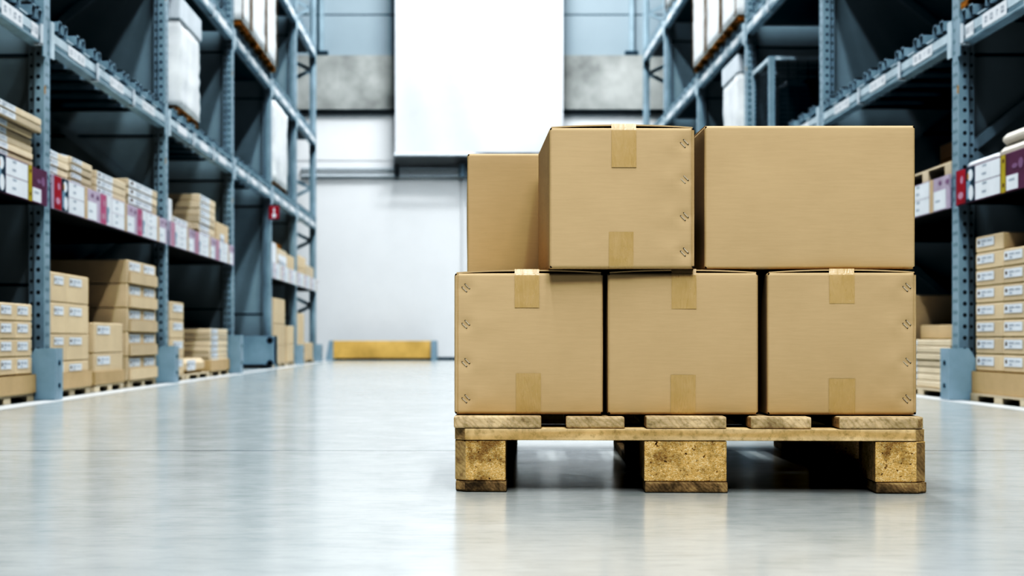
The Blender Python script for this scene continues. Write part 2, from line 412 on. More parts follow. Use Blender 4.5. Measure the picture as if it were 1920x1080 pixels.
# post guards (bolted steel protectors at the foot of the front posts)
for side in (-1, 1):
    for k in range(1, 7):
        Y = FY[side][k]; hgt = .225 if k < 3 else (.30 if k == 3 else .21)
        lab = ('blue-grey steel post guard at the foot of the %s rack\'s %s upright' % (SN[side], ORD[k] if k < 6 else 'end'))
        if side < 0 and k == 4: continue
        y0, y1 = Y - .25, Y - .122
        x0, x1 = X(side, -.088), X(side, .035)
        e = empty('post_guard', ((x0 + x1) / 2, (y0 + y1) / 2, 0.002), lab, 'post guard', 'post guards along the racks')
        m = MB(); t = .008
        m.box(x0, x0 + side * t, y0 + t, y1 - t, .003, hgt)
        zc = hgt - .06
        poly = [(x0, .003), (x1, .003), (x1, zc), (x1 - side * .035, hgt), (x0, hgt)]
        m.prism_y(poly, y0, y0 + t)
        m.box(x0, x1, y0 + t, y1, hgt - .012 - .004, hgt - .004) if False else None
        m.prism_y(poly, y1 - t, y1)
        sh = m.build('shell', GUARD, e, e.location)
        for z in (hgt * .28, hgt * .72):
            m = MB(); m.tube((x0, (y0 + y1) / 2, z), (x0 - side * .004, (y0 + y1) / 2, z), .010, 10)
            m.build('bolt', STEELD, sh, e.location)

# barrier plate closing the end of the passage bay on the left rack
Y = 15.0
e = empty('barrier_plate', (X(-1, .5), Y, 0), 'wide low blue-grey steel barrier beside the panelled passage bay', 'barrier')
m = MB(); m.box(wx(519, Y), X(-1, 1.1), Y - .03, Y - .018, .03, wz(630, Y)); m.box(wx(519, Y), wx(516, Y), Y - .03, Y + .035, .0015, wz(630, Y)); m.box(X(-1, 1.08), X(-1, 1.1), Y - .03, Y + .035, .0015, .3)
pl = m.build('plate', GUARD, e, e.location)
for py in (638, 681):
    m = MB(); x = wx(507, Y); z = wz(py, Y); m.tube((x, Y - .030, z), (x, Y - .036, z), .026, 14)
    m.build('bolt', HOLE, pl, e.location)

# shelf levels
def support_bar(side, y0, w, z0, h):
    m = MB(); t = .007
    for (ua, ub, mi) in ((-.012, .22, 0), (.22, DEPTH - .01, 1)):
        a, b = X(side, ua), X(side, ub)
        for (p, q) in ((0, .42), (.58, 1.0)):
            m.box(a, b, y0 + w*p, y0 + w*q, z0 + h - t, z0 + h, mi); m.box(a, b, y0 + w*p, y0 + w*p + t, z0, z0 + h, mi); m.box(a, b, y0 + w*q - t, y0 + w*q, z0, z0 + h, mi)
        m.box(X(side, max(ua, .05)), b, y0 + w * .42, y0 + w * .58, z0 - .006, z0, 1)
    return m
LZ = {2: 1.555, 3: 2.62, 4: 3.68}
def shelf(side, k, level):
    ya, yb = FY[side][k] + .001, FY[side][k + 1] - .101
    bay = 'nearer than %s first upright' % SN[side] if k == 0 else 'between %s rack %s and %s uprights' % (SN[side], ORD[k], ORD[k + 1])
    if level == 1:
        e = empty('rack_shelf', (X(side, .5), ya, .855), 'low solid shelf behind price signs, %s' % bay, 'rack shelf', 'low shelves behind the price signs')
        m = MB(); m.box(X(side, -.001), X(side, .007), ya, yb, .8755, .94); m.build('front_lip', STEELD, e, e.location)
        m = MB(); m.box(X(side, DEPTH - .05), X(side, DEPTH), ya, yb, .79, .855); m.build('rear_beam', STEELD, e, e.location)
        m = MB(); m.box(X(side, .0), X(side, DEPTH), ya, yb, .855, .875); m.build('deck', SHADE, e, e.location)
        return
    z = LZ[level] + (.0045 * ((ya + yb) / 2 - 7) if level == 2 else 0)
    nm = {2: 'middle', 3: 'upper', 4: 'topmost'}[level]
    e = empty('rack_shelf', (X(side, .5), ya, z), 'steel bar shelf, %s level, %s' % (nm, bay), 'rack shelf', 'steel bar shelves of the racks')
    o = e.location
    m = MB(); m.box(X(side, .0), X(side, .05), ya, yb, z, z + .075); m.box(X(side, -.006), X(side, 0), ya + .03, yb - .03, z + .002, z + .014); m.box(X(side, -.004), X(side, 0), ya + .03, yb - .03, z + .02, z + .026)
    m.build('front_beam', STEEL, e, o)
    m = MB(); m.box(X(side, DEPTH - .05), X(side, DEPTH), ya, yb, z, z + .09); m.build('rear_beam', STEELD, e, o)
    m = MB(); m.box(X(side, -.005), X(side, 0), ya + .03, yb - .03, z + .032, z + .073); rail = m.build('label_rail', BEAMP, e, o)
    m = MB(); m.box(X(side, .012), X(side, .045), ya + .01, yb - .01, z + .075, z + .086)
    n = 8; w = .17; pitch = (yb - ya) / n
    m.build('beam_lip', STEELD, e, o)
    zb = z + .094
    if level >= 3:
        m = MB(); m.box(X(side, .055), X(side, DEPTH - .055), ya, yb, z + .078, z + .084); m.build('light_block_sheet', STEELD, e, o)  # added sheet, stops light falling through the upper bars
    for i in range(n):
        y0 = ya + pitch * (i + .5) - w / 2 + .01
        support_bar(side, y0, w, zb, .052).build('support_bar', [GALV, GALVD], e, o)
        if i < n - 1:
            m = MB(); m.box(X(side, -.002), X(side, .03), y0 + w + .02, y0 + pitch - .02, z + .087, z + .094); m.build('spacer', BEAMP, e, o)
    # price labels and hooks on the rail
    ts = [(.17, .32), (.49, .32), (.80, .36)] if k else [(.2, .3), (.5, .3), (.81, .30), (.935, .11)]
    for j, (t, L) in enumerate(ts):
        yy = ya + (yb - ya) * t
        m = MB(); xa = X(side, -.0075); zz0 = z + .012 if (k == 0 and level == 2) else z + .02; zz1 = z + .072
        m.box(X(side, -.0072), X(side, -.006), yy - L / 2, yy + L / 2, zz0, zz1, 0)
        if level == 2 and k < 2:
            for q in range(4):
                yq = yy - L / 2 + L * (.16 + .23 * q); s = L * .055; hh = zz1 - zz0
                xx = X(side, -.0078)
                for (a0, a1, b0, b1) in ((-1, 1, .62, .70), (-1, 1, .30, .38), (-1, -.5, .3, .7), (.5, 1, .3, .7)) if q != 1 else ((-.25, .25, .3, .7), (-1, .2, .62, .7)):
                    m.face([(xx, yq + a0*s, zz0 + b0*hh), (xx, yq + a1*s, zz0 + b0*hh), (xx, yq + a1*s, zz0 + b1*hh), (xx, yq + a0*s, zz0 + b1*hh)], 1)
        m.build('price_label', [LABEL, INK], rail, o)
    for t in ((.32, .64) if k else (.36, .66, .968)):
        yy = ya + (yb - ya) * t
        m = MB(); m.box(X(side, -.016), X(side, -.008), yy - .012, yy + .012, z - .006, z + .084); m.box(X(side, -.016), X(side, .02), yy - .012, yy + .012, z - .008, z - .001)
        m.build('hook', WHITEP, e, o)
    for yy, mt in ((ya + .02, BEAMP), (yb - .012, STEEL)):
        m = MB(); m.box(X(side, -.007), X(side, -.0005), yy - .028, yy + .028, z - .045, z + .12); m.build('end_connector', mt, e, o)
for side in (-1, 1):
    for k in range(6):
        if not (side < 0 and k == 3): shelf(side, k, 1)
        shelf(side, k, 2); shelf(side, k, 3)
        if k >= 3: shelf(side, k, 4)

for side in (-1, 1):
    m = MB(); m.box(X(side, .0), X(side, DEPTH), FY[side][0] - .1, FY[side][6], 5.003, 5.02)  # added out of view to keep the rack interiors dark
    tag(m.build('light_block_cover', STEELD, None, (X(side, .5), 11, 5.003)), 'long dark sheet added unseen over the %s rack to block light' % SN[side], 'cover sheet')
# price sign boards
def sign_board(side, k):
    ya, yb = FY[side][k] + .004, FY[side][k + 1] - .104
    bay = 'nearer than %s first upright' % SN[side] if k == 0 else 'between %s rack %s and %s uprights' % (SN[side], ORD[k], ORD[k + 1])
    e = empty('price_sign_board', (X(side, -.01), (ya + yb) / 2, .85), 'long red white mauve price sign %s' % bay, 'sign board', 'price sign boards along the low shelves')
    o = e.location; z0, z1 = .848, 1.0; hh = z1 - z0
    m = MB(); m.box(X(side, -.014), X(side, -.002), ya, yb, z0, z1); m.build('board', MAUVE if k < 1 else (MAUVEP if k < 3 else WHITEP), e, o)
    L = yb - ya
    def R(t0, t1, v0, v1, off=.0150):
        y0, y1 = (ya + t0, ya + t1) if side < 0 else (yb - t0, yb - t1)
        x = X(side, -off); return [(x, y0, z0 + v0*hh), (x, y1, z0 + v0*hh), (x, y1, z0 + v1*hh), (x, y0, z0 + v1*hh)]
    def blob(m, tc, vc, rt, rv, mi, off):
        x = X(side, -off); n = 14
        m.face([(x, (ya + tc + rt*math.cos(2*math.pi*i/n)) if side < 0 else (yb - tc - rt*math.cos(2*math.pi*i/n)), z0 + hh*(vc + rv*math.sin(2*math.pi*i/n))) for i in range(n)], mi)
    mod = L / 3
    for q in range(3):
        s = q * mod
        a = .012
        m = MB(); m.face(R(s + a, s + a + .125, .01, .985), 0); blob(m, s + a + .075, .70, .024, .12, 1, .0156); blob(m, s + a + .06, .26, .04, .11, 1, .0156)
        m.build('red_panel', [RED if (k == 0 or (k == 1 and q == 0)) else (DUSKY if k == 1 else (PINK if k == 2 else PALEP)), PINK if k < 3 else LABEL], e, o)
        a = .145
        m = MB(); m.face(R(s + a, s + a + .115, .01, .985), 0); m.face(R(s + a + .005, s + a + .06, .1, .62, .0153), 1); blob(m, s + a + .06, .76, .036, .17, 2, .0156); blob(m, s + a + .07, .26, .034, .22, 2, .0159); blob(m, s + a + .028, .74, .012, .1, 3, .0162)
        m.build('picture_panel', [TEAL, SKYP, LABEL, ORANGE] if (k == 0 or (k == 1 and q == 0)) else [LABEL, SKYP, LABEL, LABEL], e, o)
        a = .268; w = .30 if k else .32
        for (v0, v1) in ((.02, .49), (.51, .97)):
            m = MB(); m.face(R(s + a, s + a + w, v0, v1), 0)
            for (t, v) in ((.28, .3), (.3, .78)):
                m.face(R(s + a + w*t, s + a + w*(t + .17), v0 + (v1-v0)*v, v0 + (v1-v0)*(v + .14), .0154), 1)
            m.build('white_sheet', [LABEL, INK], e, o)
        a += w + .008
        m = MB(); m.face(R(s + a, s + a + .055, .0, .99), 0)
        for v in (.2, .84): blob(m, s + a + .03, v, .010, .06, 1, .0155)
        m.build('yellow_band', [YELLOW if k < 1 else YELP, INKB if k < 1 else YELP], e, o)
        a += .062
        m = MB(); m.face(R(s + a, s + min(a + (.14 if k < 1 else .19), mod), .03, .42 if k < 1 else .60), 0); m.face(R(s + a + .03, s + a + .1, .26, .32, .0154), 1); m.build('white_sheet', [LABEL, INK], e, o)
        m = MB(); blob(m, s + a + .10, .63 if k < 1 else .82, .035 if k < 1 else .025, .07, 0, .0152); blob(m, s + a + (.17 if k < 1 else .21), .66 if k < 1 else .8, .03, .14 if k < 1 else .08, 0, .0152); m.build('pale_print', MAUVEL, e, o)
for side in (-1, 1):
    for k in range(6):
        if not (side < 0 and k == 3): sign_board(side, k)

# red location sign hanging from the left rack
Y = 15.0
e = empty('location_sign', (wx(513, Y), Y, wz(412, Y)), 'small red location sign with a white mark hanging under the left beam', 'sign')
m = MB(); m.box(wx(504, Y), wx(523, Y), Y, Y + .012, wz(411, Y), wz(386, Y)); m.build('sign_plate', RED, e, e.location, bevel=.004)
m = MB()
def disc(cx, cy, rx, ry):
    n = 16; m.face([(wx(cx, Y) + rx*Y/F*math.cos(2*math.pi*i/n), Y - .001, wz(cy, Y) + ry*Y/F*math.sin(2*math.pi*i/n)) for i in range(n)])
disc(514, 404, 4.5, 5); disc(514, 394, 2.2, 5)
m.build('white_mark', LABEL, e, e.location)

# ------------------------------------------------------------------ goods on the racks
def face_rect(side, u, y0, y1, t0, t1, z0, z1, off=.0012):
    """quad on the aisle face; t measured in reading direction"""
    ys = (y0 + t0, y0 + t1) if side < 0 else (y1 - t0, y1 - t1)
    x = X(side, u - off)
    return [(x, ys[0], z0), (x, ys[1], z0), (x, ys[1], z1), (x, ys[0], z1)]
def carton(name, side, u0, u1, y0, y1, z0, z1, label, cat='box', group=None, mat=CARD2, stickers=(), bevel=.004, lip=False, seam=False):
    """a carton on the rack: body plus stuck-on white labels; stickers = (t0,t1,v0,v1) as shares of the face"""
    org = (X(side, (u0 + u1) / 2), (y0 + y1) / 2, z0)
    W = y1 - y0; H = z1 - z0
    m = MB(); m.box(X(side, u0), X(side, u1), y0, y1, z0, z1)
    if not stickers and not lip:
        o = m.build(name, mat, None, org, bevel=bevel, seg=1); return tag(o, label, cat, group)
    e = empty(name, org, label, cat, group)
    m.build('carton', mat, e, org, bevel=bevel, seg=1)
    if lip:
        m = MB(); m.box(X(side, u0 - .014), X(side, u0 - .002), y0 + W*.04, y1 - W*.02, z0 + H*.02, z0 + H*.50)
        m.build('front_flap', mat, e, org)
    for (t0, t1, v0, v1) in stickers:
        m = MB(); m.face(face_rect(side, u0, y0, y1, t0*W, t1*W, z0 + v0*H, z0 + v1*H, .0015), 0)
        dt, dv = (t1 - t0) * W, (v1 - v0) * H
        for (a0, a1, b0, b1, mi) in ((.08, .17, .35, .75, 2), (.28, .55, .55, .72, 1), (.30, .44, .16, .34, 1), (.62, .88, .55, .68, 1)):
            m.face(face_rect(side, u0, y0, y1, t0*W + a0*dt, t0*W + a1*dt, z0 + v0*H + b0*dv, z0 + v0*H + b1*dv, .0022), mi)
        m.build('white_label', [LABEL, INK, INKB], e, org)
    return e
def ledge(side, u0, u1, y0, y1, z0, label, h=.034, mat=FLATC):
    org = (X(side, (u0 + u1) / 2), (y0 + y1) / 2, z0)
    e = empty('low_pallet', org, label, 'pallet', 'low pallets under the goods')
    m = MB(); m.box(X(side, u0), X(side, u1), y0, y1, z0 + h - .010, z0 + h); m.build('deck', mat, e, org)
    for yy in (y0 + .05, (y0 + y1) / 2, y1 - .05):
        for uu in (u0 + .05, (u0 + u1) / 2, u1 - .05):
            m = MB(); m.box(X(side, uu - .05), X(side, uu + .05), yy - .05, yy + .05, z0 + .001, z0 + h - .0105); m.build('foot', mat, e, org)
    return e
def tray(side, u0, u1, y0, y1, z0, z1, label):
    org = (X(side, (u0 + u1) / 2), (y0 + y1) / 2, z0); e = empty('cardboard_tray', org, label, 'tray', 'cardboard trays under the carton stacks')
    m = MB(); a, b = X(side, u0), X(side, u1); t = .006 * side
    m.box(a, b, y0, y1, z0, z0 + .006); m.box(a, a + t, y0, y1, z0 + .006, z1); m.box(b - t, b, y0, y1, z0 + .006, z1)
    m.box(a + t, b - t, y0, y0 + .006, z0 + .006, z1); m.box(a + t, b - t, y1 - .006, y1, z0 + .006, z1)
    m.build('tray_shell', CARDT, e, org)
    return e
NO = ['bottom', 'second', 'third', 'fourth', 'fifth', 'sixth', 'seventh', 'eighth', 'ninth', 'tenth', 'eleventh', 'twelfth']
def nth(i, n):
    if i == 0: return 'bottom'
    if i == n - 1: return 'topmost'
    return NO[i] + ' from bottom'
G_ = .002
def stack(name, side, u0, u1, y0, y1, zs, look, where, group, mat=CARD2, jit=0.0, gap=.0025, **kw):
    n = len(zs) - 1
    for i in range(n):
        ja = random.uniform(0, jit); jb = random.uniform(-jit, jit)
        carton(name, side, u0 + ja, u1 + ja, y0 + jb, y1 + jb, zs[i] + (.0006 if i == 0 else gap), zs[i + 1], '%s, %s %s' % (look, nth(i, n), where), group=group, mat=mat, **kw)
def lin(a, b, n): return [a + (b - a) * i / n for i in range(n + 1)]

S = -1
# near pallet, partly cut by the frame edge
ledge(S, .0, 1.0, 6.08, 6.87, 0, 'low pallet on the floor nearer than the left rack\'s first post guard')
tray(S, -.006, 1.0, 6.05, 6.884, .035, .113, 'cardboard tray nearer than the left rack\'s first post guard')
for c, (y0, y1) in enumerate(((6.372, 6.603), (6.606, 6.853))):
    stack('shipping_carton', S, .004, .8, y0, y1, [.042] + lin(.116, .412, 4)[1:] if False else lin(.1145, .412, 4), 'low labelled brown carton', 'in %s floor stack before first left upright' % ('nearer' if c == 0 else 'farther'), 'low labelled cartons before the left upright', stickers=[(.10, .74, .36, .86)])
stack('cardboard_filler', S, .01, .8, 6.372, 6.853, [.042, .1135], 'plain brown carton layer', 'inside the tray before first left upright', None, mat=CARDT) if False else None
m = MB(); m.box(X(S, .01), X(S, .8), 6.10, 6.86, .0415, .1135); tag(m.build('packing_layer', CARDT, None, (X(S, .4), 6.5, .0415)), 'brown carton layer filling the tray before the left rack\'s first upright', 'box')
# bay 1, three pallets
ledge(S, .0, 1.0, 7.17, 7.895, 0, 'low pallet under the square-carton stacks behind the left first post guard')
tray(S, -.006, 1.0, 7.155, 7.905, .035, .109, 'cardboard tray under the square-carton stacks behind the left first upright')
zs = [.0415, .162, .2876, .431, .568]
for c, (y0, y1) in enumerate(((7.165, 7.445), (7.449, 7.877))):
    stack('shipping_carton', S, .004, .8, y0, y1, zs, 'squarish labelled brown carton', 'of %s column behind left first upright' % ('nearer' if c == 0 else 'farther'), 'square labelled cartons', stickers=[(.10, .66, .60, .88)] if c else [(.18, .78, .60, .88)])
ledge(S, .0, 1.0, 8.0, 8.66, 0, 'low pallet under the two-carton stack on the left floor')
tray(S, -.002, 1.0, 7.99, 8.672, .035, .100, 'cardboard tray under the two-carton stack on the left floor')
stack('shipping_carton', S, .004, .55, 8.0, 8.65, [.0415, .193, .348], 'large labelled brown carton', 'of two left of the five-carton stack', 'two large cartons', stickers=[(.08, .52, .62, .90)])
ledge(S, .0, 1.0, 8.80, 9.55, 0, 'low pallet under the five-carton stack beside the left second upright')
stack('shipping_carton', S, .004, .95, 8.77, 9.57, lin(.036, .703, 5), 'deep carton with two labels', 'of five beside left second upright', 'deep cartons with open front flaps', stickers=[(.05, .42, .56, .92), (.54, .93, .56, .92)], lip=True)
# bay 2
ledge(S, .0, 1.0, 10.0, 10.5, 0, 'low pallet under the narrow stack just behind the left second upright')
stack('shipping_carton', S, .004, .35, 10.02, 10.5, lin(.036, .505, 4), 'small labelled brown carton', 'of narrow stack behind left second upright', 'narrow stack of cartons', stickers=[(.2, .9, .45, .85)])
ledge(S, .0, 1.0, 10.6, 11.5, 0, 'low pallet under the small rounded pack between the left second and third uprights')
carton('soft_pack', S, .02, .5, 10.62, 11.45, .036, .135, 'low rounded brown pack with white label on the left floor', 'pack', mat=CARD2, stickers=[(.1, .5, .2, .9)], bevel=.03)
ledge(S, .0, 1.0, 11.56, 12.44, 0, 'low pallet under the flat-carton pile beside the left third upright')
tray(S, -.004, 1.0, 11.54, 12.46, .035, .115, 'cardboard tray under the flat-carton pile beside the left third upright')
stack('flat_carton', S, .004, .9, 11.58, 12.43, lin(.0415, .345, 7), 'flat labelled carton', 'of floor pile beside left third upright', 'flat cartons on the floor', mat=FLATC, jit=.006, stickers=[(.06, .42, .08, .94)])
# bays 4 and 5
ledge(S, .0, .9, 15.3, 16.35, 0, 'low pallet under the tall cartons just behind the left fourth upright')
stack('shipping_carton', S, .004, .5, 15.32, 16.28, [.036, .21, .42, .67], 'tall brown carton', 'of three behind left fourth upright', 'cartons behind the fourth upright')
ledge(S, .0, .9, 16.45, 17.10, 0, 'low pallet under two cartons beside the left fifth post guard')
stack('shipping_carton', S, .004, .5, 16.5, 17.09, [.036, .215, .41], 'plain brown carton', 'of two beside left fifth upright', 'cartons beside the fifth upright')
ledge(S, .0, .9, 17.42, 19.27, 0, 'long low pallet in the last bay of the left rack')
carton('shipping_carton', S, .01, .25, 17.45, 18.2, .036, .56, 'tall upright brown carton in the last bay of the left rack', group='cartons in the last bay')
carton('shipping_carton', S, .01, .5, 18.35, 19.25, .036, .23, 'low brown carton beside the left rack\'s open end frame', group='cartons in the last bay')

# shelf level 1, left
SH = .877
stack('flat_carton', S, .01, .95, 6.05, 6.90, lin(SH, 1.155, 9), 'flat labelled carton', 'of shelf pile before left first upright', 'flat cartons on the shelf before the left first upright', mat=FLATC, jit=.012, stickers=[(.28, .55, .08, .94)])
for i, (z0, z1) in enumerate(((1.158, 1.187), (1.190, 1.219))):
    carton('flat_carton', S, -.01, 1.0, 6.0, 6.955, z0, z1, 'wide flat carton overhanging shelf pile before left first upright, %s' % ('lower of two' if i == 0 else 'upper of two'), group='wide flat cartons', mat=FLATC, stickers=[(.3, .58, .1, .92)])
for (y0, y1, top, n, nm, st) in ((7.17, 7.52, 1.117, 7, 'first', [(0, .42, .05, .95)]), (7.55, 7.99, 1.13, 7, 'second', [(.05, .5, .3, .95)]), (8.07, 8.77, 1.119, 6, 'third', [(0.02, .52, .05, .95)]), (8.83, 9.66, 1.154, 6, 'fourth', [(.02, .80, .05, .95)])):
    stack('flat_carton', S, .012, .95, y0, y1, lin(SH, top, n), 'flat labelled carton', 'of %s shelf pile behind left first upright' % nm, 'flat cartons on the shelf behind the left first upright', mat=FLATC, jit=.006, stickers=st)
def film(side, u0, u1, y0, y1, z0, z1, label):
    m = MB(); n = 7
    pts = [[(X(side, u0 + (u1-u0)*i/n), y0 + (y1-y0)*j/n, z0 + (0 if i in (0, n) or j in (0, n) else random.uniform(.35, 1) * (z1-z0))) for j in range(n+1)] for i in range(n+1)]
    for i in range(n):
        for j in range(n): m.face([pts[i][j], pts[i+1][j], pts[i+1][j+1], pts[i][j+1]])
    m.face([pts[0][0], pts[0][n], pts[n][n], pts[n][0]])
    tag(m.build('plastic_film', FILM, None, (X(side, (u0+u1)/2), (y0+y1)/2, z0), smooth=False), label, 'plastic film', 'loose films on the shelf piles')
film(S, .02, .5, 7.24, 7.50, 1.1185, 1.155, 'crumpled clear film on the first shelf pile behind left first upright')
film(S, .02, .4, 7.58, 7.95, 1.1315, 1.15, 'loose white film on the second shelf pile behind left first upright')
stack('flat_carton', S, .012, .9, 10.16, 10.85, lin(SH, 1.05, 4), 'white ended flat carton', 'of low shelf pile behind left second upright', 'low shelf pile behind the second upright', mat=FLATC, jit=.006, stickers=[(.02, .75, .05, .95)])
carton('shipping_carton', S, .012, .4, 9.99, 10.13, SH + .001, 1.15, 'narrow white carton just behind the left second upright on the shelf', mat=LABEL)
stack('flat_carton', S, .012, .95, 11.17, 11.87, lin(SH, 1.284, 8), 'thick labelled carton', 'of tall shelf pile before left third upright', 'tall shelf pile before the third upright', mat=FLATC, jit=.008, stickers=[(.02, .62, .1, .95)])
carton('shipping_carton', S, .012, .5, 11.93, 12.5, SH + .001, 1.146, 'small orange-brown carton with white label beside left third upright', mat=CARD2, stickers=[(.25, .6, .25, .7)])
carton('shipping_carton', S, .012, .5, 15.26, 15.6, SH + .001, 1.20, 'white carton on the shelf just behind the left fourth upright', mat=LABEL)
carton('shipping_carton', S, .012, .6, 15.7, 16.5, SH + .001, 1.17, 'white-faced carton on the shelf between left fourth and fifth uprights', mat=FLATC, stickers=[(.02, .95, .05, .8)])
carton('shipping_carton', S, .06, .6, 15.75, 16.4, 1.173, 1.235, 'orange-brown carton lying on the white-faced shelf carton', mat=OWOOD)
carton('shipping_carton', S, .012, .5, 16.6, 17.2, SH + .001, 1.15, 'brown carton on the shelf before the left fifth upright', mat=CARD2)
stack('shipping_carton', S, .012, .5, 17.6, 18.4, [SH, 1.07, 1.20], 'brown shelf carton', 'of two in the left last bay', 'shelf cartons in the last bay', mat=CARD2)
carton('shipping_carton', S, .012, .5, 18.5, 19.35, SH + .001, 1.13, 'pale brown shelf carton beside the left open end frame', mat=FLATC)

# wrapped loads on the upper levels
def load(side, u0, u1, y0, y1, z0, z1, label, cap=False, strips=False):
    zp0 = z0; zp = z0 + .04
    org = (X(side, (u0 + u1) / 2), (y0 + y1) / 2, zp + .001)
    ledge(side, u0 + .01, u1 - .01, y0 + .01, y1 - .01, zp0, 'orange timber pallet under ' + label.replace('tall white film-wrapped', 'white').replace('the ', ''), h=.04, mat=OWOOD)
    e = empty('wrapped_load', org, label, 'wrapped load', 'white wrapped pallet loads')
    m = MB(); NY_, NZ_, NU = 6, 12, 5
    def wob(p): return tuple(c + random.uniform(-.006, .006) for c in p)
    zc = z1 - (.16 if cap else 0)
    def grid(f, a, b):
        P = [[f(i / a, j / b) for j in range(b + 1)] for i in range(a + 1)]
        for i in range(a):
            for j in range(b): m.face([P[i][j], P[i+1][j], P[i+1][j+1], P[i][j+1]])
    cache = {}
    def pt(u, y, z):
        k = (round(u, 4), round(y, 4), round(z, 4))
        if k not in cache: cache[k] = wob((X(side, u), y, z))
        return cache[k]
    L_ = lambda a, b, t: a + (b - a) * t
    za = zp + .008
    grid(lambda s, t: pt(u0, L_(y0, y1, s), L_(za, zc, t)), NY_, NZ_); grid(lambda s, t: pt(u1, L_(y0, y1, s), L_(za, zc, t)), NY_, NZ_)
    grid(lambda s, t: pt(L_(u0, u1, s), y0, L_(za, zc, t)), NU, NZ_); grid(lambda s, t: pt(L_(u0, u1, s), y1, L_(za, zc, t)), NU, NZ_)
    grid(lambda s, t: pt(L_(u0, u1, s), L_(y0, y1, t), zc), NU, NY_); grid(lambda s, t: pt(L_(u0, u1, s), L_(y0, y1, t), za), NU, NY_)
    m.build('wrapping', WRAP, e, org, smooth=True)
    if cap:
        m = MB(); m.box(X(side, u0 - .012), X(side, u1 + .012), y0 - .012, y1 + .012, zc + .008, z1); m.build('top_cap', WHITEP, e, org, bevel=.01)
    m = MB()
    for yy in ((y0 + .012, y1 - .012) if z0 > 2.2 else ()):
        m = MB(); m.box(X(side, u0 - .010), X(side, u0 - .004), yy - .012, yy + .012, za, zc); m.build('gap_strip', DARKC, e, org)  # dark brown strips stand in for the gaps between upper loads
BT = lambda lv, Y=0: {2: 1.555 + .0045*(Y-7) + .094 + .0525, 3: 2.62 + .1465, 4: 3.68 + .1465}[lv] + .004
load(-1, .0, 1.05, 10.30, 11.10, BT(2, 11.5), 2.48, 'tall white film-wrapped load with cap behind left second upright', cap=True)
load(-1, .0, 1.05, 15.35, 16.45, BT(2, 16.3), 2.56, 'tall white film-wrapped load behind left fourth upright')
load(-1, -.06, 1.0, 12.74, 13.22, BT(3), 3.62, 'tall white film-wrapped load above the left third upright')
load(-1, -.06, 1.0, 13.28, 14.2, BT(3), 3.62, 'tall white film-wrapped load, middle of three on left upper beam')
load(-1, -.06, 1.0, 14.25, 15.0, BT(3), 3.62, 'tall white film-wrapped load before the left fourth upright on upper beam')
load(1, .02, 1.0, 12.89, 13.68, BT(2, 13.8), 2.57, 'tall white film-wrapped load beyond the right rack\'s mesh cage', cap=True)
load(1, -.05, 1.0, 12.58, 13.32, BT(3), 3.6, 'tall white film-wrapped load, nearest of three on the right upper beam')
load(1, -.05, 1.0, 13.38, 14.17, BT(3), 3.6, 'tall white film-wrapped load, middle of three on the right upper beam')
load(1, -.05, 1.0, 14.24, 15.03, BT(3), 3.6, 'tall white film-wrapped load, farthest of three on the right upper beam')
load(1, .0, 1.0, 16.5, 17.5, BT(4), 4.9, 'tall white film-wrapped load high on the right rack\'s topmost beam')

# right rack
S = 1
ledge(S, .0, 1.0, 6.15, 6.865, 0, 'low pallet under the labelled carton wall on the right floor')
tray(S, .008, 1.0, 6.13, 6.874, .035, .127, 'cardboard tray under the labelled carton wall on the right floor')
for c, (y0, y1, n) in enumerate(((6.515, 6.864, 8), (6.16, 6.508, 7))):
    stack('shipping_carton', S, .022, .8, y0, y1, lin(.128, .128 + .0716 * n, n), 'low labelled carton', 'of %s column before right first upright' % ('farther' if c == 0 else 'nearer'), 'low labelled cartons before the right upright', stickers=[(.06, .70, .34, .86)] if c == 0 else [(.04, .66, .34, .86)])
m = MB(); m.box(X(S, .022), X(S, .9), 6.15, 6.866, .0415, .1275); tag(m.build('packing_layer', CARDT, None, (X(S, .5), 6.5, .0415)), 'brown carton layer filling the tray before the right rack\'s first upright', 'box')
ledge(S, .0, 1.0, 7.2, 8.06, 0, 'low pallet under the flat-carton pile behind the right first post guard')
stack('flat_carton', S, .012, .95, 7.2, 8.05, lin(.036, .262, 7), 'flat labelled carton', 'of floor pile behind right first upright', 'flat cartons behind the right upright', mat=FLATC, jit=.006, stickers=[(.05, .37, .08, .94)])
carton('shipping_carton', S, .12, .9, 7.5, 8.05, .2645, .335, 'low brown carton lying on the floor pile behind right first upright', mat=CARD2)
ledge(S, .0, 1.0, 8.12, 8.95, 0, 'low pallet under the big shadowed carton on the right floor')
carton('shipping_carton', S, .012, 1.0, 8.12, 8.95, .036, .49, 'big brown carton standing in shadow behind the right floor pile', mat=CARD2)
carton('flat_pack', S, .012, .7, 6.56, 6.95, SH + .001, 1.03, 'white wrapped flat pack on the shelf before right first upright', 'flat pack', mat=WRAP, bevel=.012)
carton('padded_roll', S, .012, .7, 6.10, 6.54, SH + .001, 1.045, 'lower cream padded pack above the right price signs', 'padded pack', mat=CREAM, bevel=.02)
carton('padded_roll', S, .02, .7, 6.08, 6.53, 1.048, 1.10, 'upper cream padded pack above the right price signs', 'padded pack', mat=CREAM, bevel=.02)
# shelf load above the right signs is added after the timber pallet is built
ledge(S, .0, 1.0, 6.15, 7.0, BT(2, 5.9), 'orange timber pallet on the right middle beam before the first upright', mat=OWOOD)
carton('shipping_carton', S, .02, .98, 6.17, 6.98, BT(2, 5.9) + .036, 2.3, 'large brown carton high on the right middle beam before the first upright', mat=CARDT)

